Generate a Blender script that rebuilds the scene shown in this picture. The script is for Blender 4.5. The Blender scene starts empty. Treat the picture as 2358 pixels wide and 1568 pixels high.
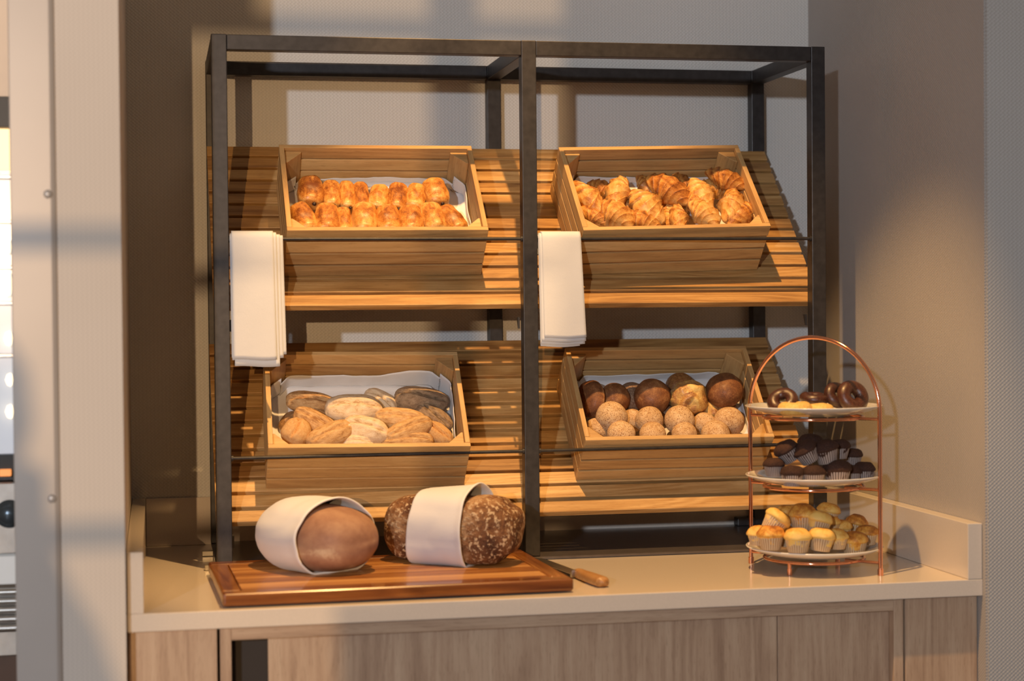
import bpy, math, random
from mathutils import Vector, Matrix, noise
random.seed(7)
COL = bpy.context.scene.collection
ZC = 0.90          # worktop height above the floor; everything is modelled with the worktop at z = 0
pi = math.pi

# ------------------------------------------------------------------ mesh builder
class MB:
    def __init__(s):
        s.v = []; s.f = []; s.uv = []; s.r = []; s.sm = []; s.t = []
    def add(s, vs, fs, uvs=None, rnd=None, smooth=False, tone=None):
        b = len(s.v)
        s.v += [tuple(p) for p in vs]
        s.t += list(tone) if tone is not None else [0.5] * len(vs)
        rnd = random.random() if rnd is None else rnd
        for i, f in enumerate(fs):
            s.f.append([b + k for k in f])
            s.uv.append(uvs[i] if uvs else [(0, 0)] * len(f))
            s.r.append(rnd); s.sm.append(smooth)
        return s
    def poly(s, vs, fs, M=None, grain=None, rnd=None):
        """solid with wood-like uv: u runs along the grain axis"""
        vs = [Vector(p) for p in vs]
        if grain is None:
            ext = [max(p[i] for p in vs) - min(p[i] for p in vs) for i in range(3)]
            grain = ext.index(max(ext))
        oth = [i for i in range(3) if i != grain]
        ou, ov = random.random() * 7, random.random() * 7
        uvs = []
        for f in fs:
            n = (vs[f[1]] - vs[f[0]]).cross(vs[f[2]] - vs[f[0]])
            ax = max(range(3), key=lambda i: abs(n[i]))
            if ax == grain:
                uvs.append([(ou + vs[k][oth[0]], ov + vs[k][oth[1]]) for k in f])
            else:
                w = [i for i in oth if i != ax][0]
                uvs.append([(ou + vs[k][grain], ov + vs[k][w]) for k in f])
        if M is not None: vs = [M @ p for p in vs]
        return s.add(vs, fs, uvs, rnd)
    def box(s, a, b, M=None, grain=None, rnd=None):
        x0, y0, z0 = a; x1, y1, z1 = b
        vs = [(x0,y0,z0),(x1,y0,z0),(x1,y1,z0),(x0,y1,z0),(x0,y0,z1),(x1,y0,z1),(x1,y1,z1),(x0,y1,z1)]
        fs = [(3,2,1,0),(4,5,6,7),(0,1,5,4),(1,2,6,5),(2,3,7,6),(3,0,4,7)]
        return s.poly(vs, fs, M, grain, rnd)
    def prism(s, pts, axis, a, b, M=None, grain=None, rnd=None):
        """closed outline pts (2D) extruded along axis"""
        def P(p, h):
            q = [p[0], p[1]]; q.insert(axis, h); return tuple(q)
        n = len(pts)
        vs = [P(p, a) for p in pts] + [P(p, b) for p in pts]
        fs = [tuple(range(n))[::-1], tuple(range(n, 2 * n))]
        fs += [(i, (i + 1) % n, n + (i + 1) % n, n + i) for i in range(n)]
        return s.poly(vs, fs, M, grain if grain is not None else axis, rnd)
    def grid(s, rows, closed_u=False, closed_v=False, tone=None, smooth=True, flip=False):
        nr, nc = len(rows), len(rows[0])
        vs = [p for r in rows for p in r]
        fs = []; uvs = []
        for i in range(nr if closed_v else nr - 1):
            for j in range(nc if closed_u else nc - 1):
                i2, j2 = (i + 1) % nr, (j + 1) % nc
                f = (i * nc + j, i * nc + j2, i2 * nc + j2, i2 * nc + j)
                uvs.append([(j / nc, i / nr), ((j + 1) / nc, i / nr), ((j + 1) / nc, (i + 1) / nr), (j / nc, (i + 1) / nr)])
                if flip: f = f[::-1]; uvs[-1] = uvs[-1][::-1]
                fs.append(f)
        return s.add(vs, fs, uvs, None, smooth, tone)
    def revolve(s, prof, n=48, c=(0, 0, 0), tone=None):
        rows = []
        for r, z in prof:
            rows.append([(c[0] + r * math.cos(2*pi*k/n), c[1] + r * math.sin(2*pi*k/n), c[2] + z) for k in range(n)])
        return s.grid(rows, closed_u=True)
    def tube(s, path, r, n=12, closed=False, caps=True):
        path = [Vector(p) for p in path]; rows = []; N = len(path)
        prev = None
        for i, p in enumerate(path):
            if closed: d = path[(i + 1) % N] - path[i - 1]
            else: d = path[min(i + 1, N - 1)] - path[max(i - 1, 0)]
            d.normalize()
            if prev is None:
                up = Vector((0, 0, 1)) if abs(d.z) < .9 else Vector((1, 0, 0))
                a = d.cross(up).normalized()
            else:
                a = (prev - d * prev.dot(d)).normalized()
            prev = a; b = d.cross(a)
            rr = r[i] if isinstance(r, (list, tuple)) else r
            rows.append([p + (a * math.cos(2*pi*k/n) + b * math.sin(2*pi*k/n)) * rr for k in range(n)])
        s.grid(rows, closed_u=True, closed_v=closed)
        if caps and not closed:
            for row, fl in ((rows[0], True), (rows[-1], False)):
                s.add(row, [tuple(range(n))[::-1] if not fl else tuple(range(n))], None, None, False)
        return s
    def build(s, name, mat, parent=None, bevel=0, seg=2, sub=0, solid=0, offs=0, merge=0):
        me = bpy.data.meshes.new(name)
        me.from_pydata([tuple(p) for p in s.v], [], s.f)
        uvl = me.uv_layers.new(name='UVMap')
        flat = [c for f in s.uv for uv in f for c in uv]
        uvl.data.foreach_set('uv', flat)
        a = me.attributes.new('rnd', 'FLOAT', 'FACE'); a.data.foreach_set('value', s.r)
        a = me.attributes.new('tone', 'FLOAT', 'POINT'); a.data.foreach_set('value', s.t)
        me.polygons.foreach_set('use_smooth', s.sm)
        me.materials.append(mat)
        me.update()
        o = bpy.data.objects.new(name, me); COL.objects.link(o)
        if parent is not None: o.parent = parent
        if merge:
            m = o.modifiers.new('weld', 'WELD'); m.merge_threshold = merge
        if solid:
            m = o.modifiers.new('solid', 'SOLIDIFY'); m.thickness = solid; m.offset = offs
        if bevel:
            m = o.modifiers.new('bevel', 'BEVEL'); m.width = bevel; m.segments = seg; m.limit_method = 'ANGLE'; m.angle_limit = .6
            m.harden_normals = False
        if sub:
            m = o.modifiers.new('sub', 'SUBSURF'); m.levels = sub; m.render_levels = sub
        return o

def tag(o, label=None, cat=None, group=None, kind=None):
    if label: o['label'] = label
    if cat: o['category'] = cat
    if group: o['group'] = group
    if kind: o['kind'] = kind
    return o
def empty(name, loc=(0, 0, 0), M=None):
    o = bpy.data.objects.new(name, None); o.empty_display_size = .03; COL.objects.link(o)
    if M is not None: o.matrix_world = M
    else: o.location = loc
    return o
def copy_tree(o, parent=None):
    c = o.copy(); COL.objects.link(c); c.parent = parent
    for ch in list(o.children): copy_tree(ch, c)
    return c
def frame(u, v, n, p):
    return Matrix(((u[0], v[0], n[0], p[0]), (u[1], v[1], n[1], p[1]), (u[2], v[2], n[2], p[2]), (0, 0, 0, 1)))

# ------------------------------------------------------------------ materials
class NT:
    def __init__(s, name, rough=.5, metal=0, color=(1, 1, 1), coat=0, spec=.5):
        s.m = bpy.data.materials.new(name); s.m.use_nodes = True
        s.t = s.m.node_tree; s.n = s.t.nodes; s.l = s.t.links
        s.b = s.n['Principled BSDF']
        s.b.inputs['Roughness'].default_value = rough; s.b.inputs['Metallic'].default_value = metal
        s.b.inputs['Base Color'].default_value = (*color, 1)
        s.b.inputs['Coat Weight'].default_value = coat; s.b.inputs['Coat Roughness'].default_value = .08
        s.b.inputs['Specular IOR Level'].default_value = spec
    def node(s, t, **k):
        n = s.n.new(t)
        for a, b in k.items():
            if hasattr(n, a): setattr(n, a, b)
        return n
    def link(s, a, b): s.l.new(a, b)
    def coord(s, kind='Object', scale=(1, 1, 1), rot=(0, 0, 0), add_rnd=False):
        tc = s.node('ShaderNodeTexCoord'); mp = s.node('ShaderNodeMapping')
        mp.inputs['Scale'].default_value = scale; mp.inputs['Rotation'].default_value = rot
        s.link(tc.outputs[kind], mp.inputs['Vector'])
        return mp.outputs['Vector']
    def noise(s, vec, scale=5, detail=4, rough=.5, dist=0):
        n = s.node('ShaderNodeTexNoise'); n.inputs['Scale'].default_value = scale; n.inputs['Detail'].default_value = detail
        n.inputs['Roughness'].default_value = rough; n.inputs['Distortion'].default_value = dist
        s.link(vec, n.inputs['Vector']); return n.outputs['Fac']
    def ramp(s, fac, stops):
        r = s.node('ShaderNodeValToRGB'); e = r.color_ramp.elements
        while len(e) < len(stops): e.new(.5)
        for i, (p, c) in enumerate(stops):
            e[i].position = p; e[i].color = (*c, 1) if len(c) == 3 else c
        s.link(fac, r.inputs['Fac']); return r.outputs['Color']
    def math(s, op, a, b=None, c=None):
        n = s.node('ShaderNodeMath'); n.operation = op
        for i, x in enumerate((a, b, c)):
            if x is None: continue
            if isinstance(x, (int, float)): n.inputs[i].default_value = x
            else: s.link(x, n.inputs[i])
        return n.outputs[0]
    def attr(s, name):
        n = s.node('ShaderNodeAttribute'); n.attribute_name = name; return n.outputs['Fac']
    def objrnd(s):
        return s.node('ShaderNodeObjectInfo').outputs['Random']
    def mix(s, fac, a, b, mode='MIX'):
        n = s.node('ShaderNodeMix'); n.data_type = 'RGBA'; n.blend_type = mode
        for sock, x in ((n.inputs[0], fac), (n.inputs[6], a), (n.inputs[7], b)):
            if isinstance(x, (int, float)): sock.default_value = x
            elif isinstance(x, tuple): sock.default_value = (*x, 1)
            else: s.link(x, sock)
        return n.outputs[2]
    def base(s, c): s.link(c, s.b.inputs['Base Color'])
    def bump(s, h, dist=.001, strength=1):
        n = s.node('ShaderNodeBump'); n.inputs['Distance'].default_value = dist; n.inputs['Strength'].default_value = strength
        s.link(h, n.inputs['Height']); s.link(n.outputs['Normal'], s.b.inputs['Normal'])

def wood(name, lo, mid, hi, rough=.5, cath=1.0, vary=.35, coat=0, grain=1.0):
    t = NT(name, rough, coat=coat)
    uv = t.node('ShaderNodeUVMap').outputs['UV']
    sep = t.node('ShaderNodeSeparateXYZ'); t.link(uv, sep.inputs[0])
    r = t.attr('rnd')
    comb = t.node('ShaderNodeCombineXYZ')
    t.link(sep.outputs[0], comb.inputs[0]); t.link(sep.outputs[1], comb.inputs[1])
    t.link(t.math('MULTIPLY', r, 5), comb.inputs[2])
    def mp(sx, sy):
        m = t.node('ShaderNodeMapping'); m.inputs['Scale'].default_value = (sx, sy, 1)
        t.link(comb.outputs[0], m.inputs['Vector']); return m.outputs[0]
    broad = t.noise(mp(2.2, 26 * cath), 1, 3, .5, .6)
    # growth-ring figure: sine of a stretched noise field
    ring = t.math('SINE', t.math('MULTIPLY', t.math('ADD', t.noise(mp(1.6, 12), 1, 2, .45, .3), t.math('MULTIPLY', sep.outputs[1], 2.0)), 70 * cath))
    fine = t.noise(mp(9 * grain, 420 * grain), 1, 3, .6)
    pores = t.noise(mp(45, 900), 1, 2, .5)
    f = t.math('ADD', t.math('MULTIPLY', broad, .62), t.math('MULTIPLY', ring, .055))
    f = t.math('ADD', f, t.math('MULTIPLY', fine, .38))
    f = t.math('ADD', f, t.math('MULTIPLY', t.math('SUBTRACT', r, .5), vary))
    c = t.ramp(f, [(.22, lo), (.5, mid), (.78, hi)])
    dk = t.ramp(pores, [(.30, (.55, .5, .45)), (.42, (1, 1, 1))])
    c = t.mix(.55, c, dk, 'MULTIPLY')
    t.base(c); t.bump(t.math('ADD', fine, t.math('MULTIPLY', pores, .4)), .0004, .35)
    return t.m

def plain(name, color, rough=.5, metal=0, coat=0, nscale=0, amt=.08, bump=0, bscale=200, emit=None, spec=.5):
    t = NT(name, rough, metal, color, coat, spec)
    v = t.coord()
    n = t.noise(v, nscale or 8, 4)
    lo = tuple(max(0, c * (1 - amt)) for c in color); hi = tuple(min(1, c * (1 + amt)) for c in color)
    t.base(t.ramp(n, [(.3, lo), (.7, hi)]))
    if bump: t.bump(t.noise(v, bscale, 3), bump, .6)
    if emit:
        t.b.inputs['Emission Color'].default_value = (*emit[:3], 1); t.b.inputs['Emission Strength'].default_value = emit[3]
    return t.m

def wallpaper(name, c1, c2, px=.0085, pz=.0075, amp=.00035):
    """woven relief paper: rows of small offset lozenges"""
    t = NT(name, .62, spec=.3)
    tc = t.node('ShaderNodeTexCoord'); sep = t.node('ShaderNodeSeparateXYZ'); t.link(tc.outputs['Object'], sep.inputs[0])
    h = t.math('ADD', sep.outputs[0], sep.outputs[1])
    z = sep.outputs[2]
    row = t.math('SINE', t.math('MULTIPLY', z, 2 * pi / pz))
    zig = t.math('MULTIPLY', row, 1.3)
    a = t.math('SINE', t.math('ADD', t.math('MULTIPLY', h, 2 * pi / px), zig))
    b = t.math('MULTIPLY', t.math('SINE', t.math('MULTIPLY', z, 2 * pi / pz)), t.math('COSINE', t.math('MULTIPLY', h, 2 * pi / px)))
    hh = t.math('ADD', t.math('MULTIPLY', a, .5), b)
    v = t.coord()
    n = t.noise(v, 420, 2)
    hh = t.math('ADD', hh, t.math('MULTIPLY', n, .5))
    big = t.noise(v, 1.7, 3)
    c = t.ramp(big, [(.3, c1), (.7, c2)])
    sh = t.ramp(hh, [(0, (.90, .90, .90)), (1, (1, 1, 1))])
    t.base(t.mix(.8, c, sh, 'MULTIPLY')); t.bump(hh, amp, .8)
    return t.m

M = {}
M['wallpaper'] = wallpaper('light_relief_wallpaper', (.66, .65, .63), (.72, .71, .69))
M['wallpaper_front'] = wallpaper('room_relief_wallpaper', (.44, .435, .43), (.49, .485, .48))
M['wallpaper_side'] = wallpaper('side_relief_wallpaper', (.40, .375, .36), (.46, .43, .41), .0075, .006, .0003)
M['pillar'] = wallpaper('pillar_wallpaper', (.66, .60, .54), (.71, .65, .59), .008, .0075, .0001)
M['counter'] = plain('cream_composite_stone', (.68, .605, .53), .16, 0, .15, 300, .03)
M['metal'] = plain('black_powder_coated_steel', (.034, .031, .032), .42, .35, 0, 60, .25, .00003, 1500)
M['base'] = plain('black_glass_base', (.085, .075, .078), .3, 0, .25, 40, .12)
M['shelfwood'] = wood('oiled_teak_slats', (.19, .085, .026), (.44, .245, .085), (.66, .43, .19), .42, 1.0, .22)
M['cratewood'] = wood('brown_oak_crate', (.35, .19, .070), (.55, .33, .130), (.69, .455, .205), .5, .8, .24)
M['cabwood'] = wood('greyed_oak_laminate', (.30, .185, .12), (.50, .345, .235), (.64, .48, .34), .48, .7, .10, grain=.5)
M['cabdark'] = plain('dark_cabinet_void', (.03, .022, .018), .7)
M['board'] = wood('worn_red_brown_board', (.085, .020, .004), (.22, .070, .014), (.42, .17, .042), .28, 1.1, .35, coat=.5)
M['strip'] = plain('painted_grey_metal_strip', (.47, .435, .41), .4, .1, 0, 3, .05)
M['screw'] = plain('grey_screw_cap', (.42, .40, .39), .4, .3)
M['steel'] = plain('brushed_steel', (.55, .54, .52), .28, 1, 0, 30, .1)
def cloth(name, c):
    t = NT(name, .85, color=c, spec=.2)
    v = t.coord(); n = t.noise(v, 9, 3)
    t.base(t.ramp(n, [(.3, tuple(x * .95 for x in c)), (.7, c)]))
    w = t.math('ADD', t.noise(v, 1200, 1), t.math('MULTIPLY', t.noise(v, 35, 3), 2.2))
    t.bump(w, .0006, .5); t.b.inputs['Sheen Weight'].default_value = .15
    return t.m
M['cloth'] = cloth('white_linen', (.78, .77, .78))
M['towel'] = cloth('grey_white_towel_linen', (.64, .66, .70))
M['copper'] = plain('polished_copper', (.86, .42, .28), .12, 1, 0, 10, .06)
M['ceramic'] = plain('white_glazed_porcelain', (.82, .80, .76), .12, 0, .6, 6, .02)

def crust(name, stops, scale=26, bump=.0012, speck=None, rough=.5, tone_amt=.5, coat=0, fine=.25, rnd=.16):
    """baked surface: colour from a modelled tone attribute mixed with noise"""
    t = NT(name, rough, coat=coat, spec=.4)
    t.b.inputs['Coat Roughness'].default_value = .3
    v = t.node('ShaderNodeVectorMath'); v.operation = 'ADD'
    t.link(t.coord(), v.inputs[0])
    rr = t.node('ShaderNodeCombineXYZ'); t.link(t.math('MULTIPLY', t.objrnd(), 13.0), rr.inputs[0]); t.link(t.math('MULTIPLY', t.objrnd(), 5.0), rr.inputs[1])
    t.link(rr.outputs[0], v.inputs[1]); vec = v.outputs[0]
    n1 = t.noise(vec, scale, 5, .6, .4); n2 = t.noise(vec, scale * 7, 4, .6)
    f = t.math('ADD', t.math('MULTIPLY', t.attr('tone'), tone_amt), t.math('MULTIPLY', t.math('MULTIPLY_ADD', n1, 2.4, -.7), 1 - tone_amt))
    f = t.math('ADD', f, t.math('MULTIPLY', t.math('SUBTRACT', n2, .5), fine * 1.8))
    f = t.math('ADD', f, t.math('MULTIPLY', t.math('SUBTRACT', t.objrnd(), .5), rnd))
    c = t.ramp(f, stops)
    h = t.math('ADD', n1, t.math('MULTIPLY', n2, .5))
    if speck:
        col, thr, sc = speck
        n3 = t.noise(vec, sc, 3, .65)
        m = t.ramp(n3, [(thr, (0, 0, 0)), (thr + .07, (1, 1, 1))])
        c = t.mix(m, c, col); h = t.math('ADD', h, t.math('MULTIPLY', n3, .8))
    t.base(c); t.bump(h, bump, .7)
    t.b.inputs['Subsurface Weight'].default_value = .0
    return t.m
M['pastry'] = crust('flaky_golden_pastry', [(.16, (.76, .50, .20)), (.38, (.66, .34, .085)), (.60, (.46, .17, .030)), (.86, (.19, .052, .010))], 4.5, .0014, None, .36, .55, .25, .30, .26)
M['croissant'] = crust('croissant_crust', [(.15, (.76, .48, .18)), (.40, (.64, .33, .085)), (.62, (.43, .16, .030)), (.86, (.18, .052, .010))], 5, .0012, None, .42, .6, .15, .3, .26)
M['choc'] = plain('dark_chocolate', (.03, .012, .007), .4, bump=.0006, bscale=120)
M['roll_tan'] = crust('tan_roll_crust', [(.2, (.68, .46, .24)), (.5, (.55, .33, .145)), (.8, (.30, .14, .05))], 7, .0015, ((.30, .16, .07), .66, 40), .7, .4)
M['roll_pale'] = crust('floured_roll_crust', [(.2, (.78, .66, .50)), (.55, (.70, .54, .36)), (.85, (.42, .26, .13))], 7, .0014, ((.45, .28, .15), .68, 40), .8, .4)
M['roll_rye'] = crust('dark_rye_crust', [(.2, (.42, .30, .19)), (.5, (.30, .205, .125)), (.8, (.13, .08, .045))], 8, .0014, ((.12, .07, .04), .62, 40), .75, .4)
M['roll_brown'] = crust('brown_roll_crust', [(.2, (.45, .28, .14)), (.5, (.32, .18, .08)), (.8, (.16, .08, .03))], 8, .0012, None, .7, .4)
M['roll_toasted'] = crust('toasted_roll_crust', [(.2, (.66, .45, .22)), (.55, (.60, .33, .13)), (.85, (.42, .18, .05))], 14, .0012, ((.30, .13, .05), .66, 40), .7, .5)
M['bun_dark'] = crust('dark_glazed_bun_crust', [(.2, (.50, .35, .22)), (.36, (.38, .19, .075)), (.58, (.23, .090, .032)), (.86, (.11, .038, .015))], 4, .0014, ((.40, .26, .15), .66, 50), .5, .55, .08, .3, .2)
M['bun_dusty'] = crust('grey_floured_bun_crust', [(.2, (.42, .33, .25)), (.5, (.29, .19, .12)), (.8, (.18, .09, .05))], 20, .001, None, .7, .4)
M['bun_brown'] = crust('brown_glazed_bun_crust', [(.2, (.42, .26, .12)), (.5, (.30, .14, .045)), (.8, (.16, .06, .02))], 14, .001, None, .4, .4, .3)
M['bun_speckled'] = crust('speckled_tiger_bun_crust', [(.2, (.74, .54, .33)), (.6, (.64, .42, .22)), (.85, (.46, .26, .11))], 6, .0018, ((.26, .115, .04), .55, 26), .7, .35)
M['bun_cheese'] = crust('melted_cheese_bun_crust', [(.2, (.80, .60, .22)), (.42, (.66, .40, .12)), (.6, (.42, .20, .07)), (.82, (.25, .10, .035))], 4, .003, None, .4, .55, .3)
M['loaf_white'] = crust('pale_brown_loaf_crust', [(.18, (.66, .50, .33)), (.36, (.42, .25, .16)), (.6, (.32, .17, .11)), (.85, (.20, .095, .06))], 12, .0012, None, .6, .5, 0, .12)
M['loaf_rye'] = crust('seeded_dark_loaf_crust', [(.22, (.42, .26, .14)), (.42, (.22, .10, .04)), (.6, (.11, .042, .016)), (.85, (.05, .018, .008))], 22, .005, ((.52, .38, .24), .54, 120), .75, .5)
M['choc_cake'] = crust('chocolate_muffin_top', [(.2, (.070, .028, .018)), (.6, (.036, .014, .009)), (.85, (.018, .007, .005))], 20, .0012, None, .8, .3)
M['gold_cake'] = crust('golden_muffin_top', [(.18, (.84, .56, .16)), (.42, (.74, .38, .07)), (.62, (.50, .19, .03)), (.85, (.26, .085, .018))], 4, .0012, None, .5, .6, 0, .3, .55)
M['glaze'] = crust('chocolate_glaze', [(.2, (.10, .035, .018)), (.6, (.055, .018, .010)), (.85, (.03, .01, .007))], 20, .0006, None, .22, .3, .5)
M['donut_plain'] = crust('pale_doughnut_dough', [(.2, (.82, .58, .20)), (.6, (.72, .44, .12)), (.85, (.52, .26, .06))], 18, .0006, None, .5, .4)
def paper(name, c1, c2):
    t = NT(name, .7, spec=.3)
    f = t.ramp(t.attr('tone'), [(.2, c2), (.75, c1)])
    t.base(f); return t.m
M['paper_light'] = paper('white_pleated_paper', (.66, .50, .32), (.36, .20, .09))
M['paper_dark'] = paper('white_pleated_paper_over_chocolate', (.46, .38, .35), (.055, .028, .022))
PAINS=[
 (0.2092,0.1579,0.7725,86,0.0707,0.0539,0,'back row',1),
 (0.2531,0.1562,0.7680,86,0.0670,0.0391,1,'back row',2),
 (0.2861,0.1543,0.7661,88,0.0707,0.0353,2,'back row',3),
 (0.3153,0.1515,0.7633,86,0.0725,0.0344,1,'back row',4),
 (0.3528,0.1477,0.7595,74,0.0632,0.0428,0,'back row',5),
 (0.3928,0.1483,0.7616,76,0.0688,0.0428,1,'back row',6),
 (0.4321,0.1485,0.7617,74,0.0651,0.0428,2,'back row',7),
 (0.4761,0.1531,0.7705,97,0.0651,0.0539,3,'back row',8),
 (0.1886,0.0929,0.7132,112,0.0707,0.0484,0,'front row',1),
 (0.2362,0.0911,0.7114,82,0.0707,0.0502,1,'front row',2),
 (0.2722,0.0897,0.7086,90,0.0651,0.0335,2,'front row',3),
 (0.3150,0.0897,0.7114,84,0.0725,0.0539,3,'front row',4),
 (0.3652,0.0893,0.7096,88,0.0670,0.0512,0,'front row',5),
 (0.4127,0.0884,0.7087,90,0.0670,0.0521,2,'front row',6),
 (0.4597,0.0933,0.7136,100,0.0707,0.0512,1,'front row',7),
 (0.5000,0.0904,0.7107,122,0.0688,0.0465,2,'front row',8),
]
CROISSANTS=[
 (0.8143,0.1308,0.7638,-55,0.0967,0.0465,1,1),
 (0.8514,0.1925,0.7831,-30,0.0651,0.0372,2,2),
 (0.8861,0.1447,0.7706,60,0.0800,0.0558,3,3),
 (0.8101,0.1001,0.7162,-30,0.0744,0.0372,1,4),
 (0.8530,0.0867,0.7212,-40,0.0856,0.0512,0,5),
 (0.9022,0.1511,0.7388,30,0.0651,0.0419,1,6),
 (0.9353,0.1007,0.7436,-58,0.1004,0.0558,0,7),
 (0.9550,0.1937,0.7914,-60,0.0698,0.0335,2,8),
 (0.9905,0.1513,0.7772,-38,0.1042,0.0577,0,9),
 (1.0390,0.1838,0.7815,-72,0.0837,0.0465,3,10),
 (1.0656,0.1344,0.7716,-78,0.0967,0.0465,2,11),
 (1.1273,0.1605,0.8034,-26,0.0856,0.0428,0,12),
 (1.1198,0.1842,0.7818,-20,0.0744,0.0419,1,13),
 (1.1159,0.1117,0.7447,62,0.0818,0.0577,3,14),
 (1.0506,0.0841,0.7242,-50,0.0781,0.0465,0,15),
 (1.0431,0.1231,0.7490,-60,0.0744,0.0409,1,16),
 (1.0033,0.0835,0.7137,82,0.0670,0.0409,3,17),
 (0.9131,0.0741,0.7085,-26,0.0744,0.0391,2,18),
 (0.9819,0.1103,0.7122,60,0.0558,0.0335,1,19),
 (1.1419,0.0917,0.7219,32,0.0893,0.0428,2,20),
 (1.0001,0.1518,0.7325,0,0.0651,0.0391,0,21),
]
ROLLS=[
 (0.2071,0.1898,0.3258,-8,0.1042,0.0446,'tan',1),
 (0.2938,0.1498,0.3141,0,0.1172,0.0558,'pale',2),
 (0.3575,0.1982,0.3244,-30,0.0800,0.0446,'pale',3),
 (0.4451,0.1827,0.3273,-8,0.1153,0.0521,'rye',4),
 (0.4662,0.1495,0.2912,-35,0.0911,0.0428,'rye',5),
 (0.2133,0.1183,0.2855,-30,0.1116,0.0446,'tan',6),
 (0.2258,0.1747,0.2966,-20,0.0930,0.0372,'brown',7),
 (0.1684,0.0916,0.2700,60,0.0614,0.0521,'toasted',8),
 (0.2378,0.0816,0.2629,20,0.1042,0.0465,'tan',9),
 (0.3131,0.0963,0.2719,-12,0.0967,0.0521,'pale',10),
 (0.3914,0.1306,0.2892,-6,0.1079,0.0465,'tan',11),
 (0.4056,0.0944,0.2700,18,0.1079,0.0409,'tan',12),
 (0.4703,0.1057,0.2587,-40,0.0688,0.0391,'toasted',13),
 (0.3996,0.0855,0.2470,0,0.1097,0.0391,'tan',14),
 (0.2958,0.0827,0.2442,0,0.0651,0.0372,'pale',15),
 (0.1617,0.1681,0.2872,40,0.0558,0.0335,'brown',16),
]
BUNS=[
 (0.8176,0.1626,0.3241,100,0.0911,0.0577,'dark',1),
 (0.8718,0.1634,0.3249,0,0.0688,0.0688,'dark',2),
 (0.9187,0.1870,0.3258,0,0.0688,0.0651,'dusty',3),
 (0.9539,0.1566,0.3266,0,0.0818,0.0800,'dark',4),
 (1.0361,0.1489,0.3217,0,0.0818,0.0781,'cheese',5),
 (1.0345,0.2058,0.3433,0,0.0707,0.0651,'brown',6),
 (1.1173,0.1459,0.3357,0,0.0856,0.0837,'dark',7),
 (1.0939,0.1550,0.2952,0,0.0558,0.0465,'cheese',8),
 (0.8475,0.1011,0.2880,0,0.0688,0.0670,'speckled',9),
 (0.9025,0.1360,0.2763,0,0.0539,0.0521,'speckled',10),
 (0.9313,0.1021,0.2778,0,0.0632,0.0632,'speckled',11),
 (0.9983,0.0972,0.2757,0,0.0688,0.0670,'speckled',12),
 (1.0604,0.1129,0.2659,0,0.0539,0.0521,'speckled',13),
 (1.1141,0.1038,0.2710,0,0.0670,0.0670,'speckled',14),
 (0.8598,0.0648,0.2517,0,0.0614,0.0558,'speckled',15),
 (0.9293,0.0651,0.2492,0,0.0595,0.0539,'speckled',16),
 (0.9997,0.0636,0.2478,0,0.0577,0.0539,'speckled',17),
 (1.0702,0.0639,0.2480,0,0.0632,0.0558,'speckled',18),
 (0.8168,0.1107,0.2580,0,0.0577,0.0539,'speckled',19),
 (0.8420,0.1297,0.2629,0,0.0521,0.0502,'dusty',20),
 (0.9876,0.1644,0.2863,0,0.0502,0.0465,'dusty',21),
 (1.1264,0.1744,0.2935,0,0.0558,0.0558,'brown',22),
]
CHOC=[
 (1.0595,-0.3350,0.2094,0,0,0.0353,'first'),
 (1.0895,-0.3550,0.2053,0,0,0.0394,''),
 (1.1303,-0.3620,0.2032,0,0,0.0394,''),
 (1.1824,-0.3520,0.2026,0,0,0.0476,''),
 (1.2276,-0.3180,0.1993,0,0,0.0328,''),
 (1.2585,-0.3050,0.2033,0,0,0.0377,''),
 (1.0882,-0.3300,0.2388,0,-32,0.0410,''),
 (1.1209,-0.3450,0.2375,0,-30,0.0426,''),
 (1.1620,-0.3450,0.2373,0,-12,0.0443,''),
 (1.2058,-0.3050,0.2391,0,0,0.0377,''),
 (1.1480,-0.3000,0.2487,0,0,0.0410,''),
 (1.2472,-0.2700,0.2180,0,0,0.0361,''),
]
GOLD=[
 (1.0489,-0.3450,0.0731,0,0,0.0459,),
 (1.0329,-0.3150,0.0741,0,0,0.0361,),
 (1.0927,-0.3750,0.0704,0,0,0.0459,),
 (1.1425,-0.3720,0.0700,0,8,0.0443,),
 (1.1841,-0.3480,0.0663,0,0,0.0377,),
 (1.2245,-0.3350,0.0659,0,0,0.0459,),
 (1.2683,-0.2950,0.0654,0,0,0.0377,),
 (1.0936,-0.3150,0.0704,0,0,0.0377,),
 (1.1448,-0.3150,0.0686,0,0,0.0377,),
 (1.2174,-0.2850,0.0763,0,0,0.0377,),
 (1.2618,-0.2550,0.0799,0,12,0.0394,),
 (1.0651,-0.3300,0.1021,0,38,0.0443,),
 (1.1021,-0.2900,0.1117,0,0,0.0344,),
 (1.1215,-0.3250,0.1082,0,0,0.0476,),
 (1.1478,-0.3450,0.0994,0,14,0.0443,),
 (1.1902,-0.2850,0.1101,0,12,0.0394,),
 (1.1925,-0.2950,0.0887,0,0,0.0328,),
]

# ================================================================== THE SETTING
XL, XR, YW, YF = -.172, 1.427, .432, -.476       # niche left, right, back; worktop front
def wallbox(name, a, b, mat):
    o = MB().box(a, b).build(name, mat); o['kind'] = 'structure'; return o
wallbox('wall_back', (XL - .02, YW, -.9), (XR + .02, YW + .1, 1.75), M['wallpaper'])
# the right side of the niche and the wall face that turns the corner towards the room
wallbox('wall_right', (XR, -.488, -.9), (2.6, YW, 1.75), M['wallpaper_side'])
wallbox('wall_right_front', (XR + .004, -.492, -.9), (2.6, -.488, 1.75), M['wallpaper_front'])
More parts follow.
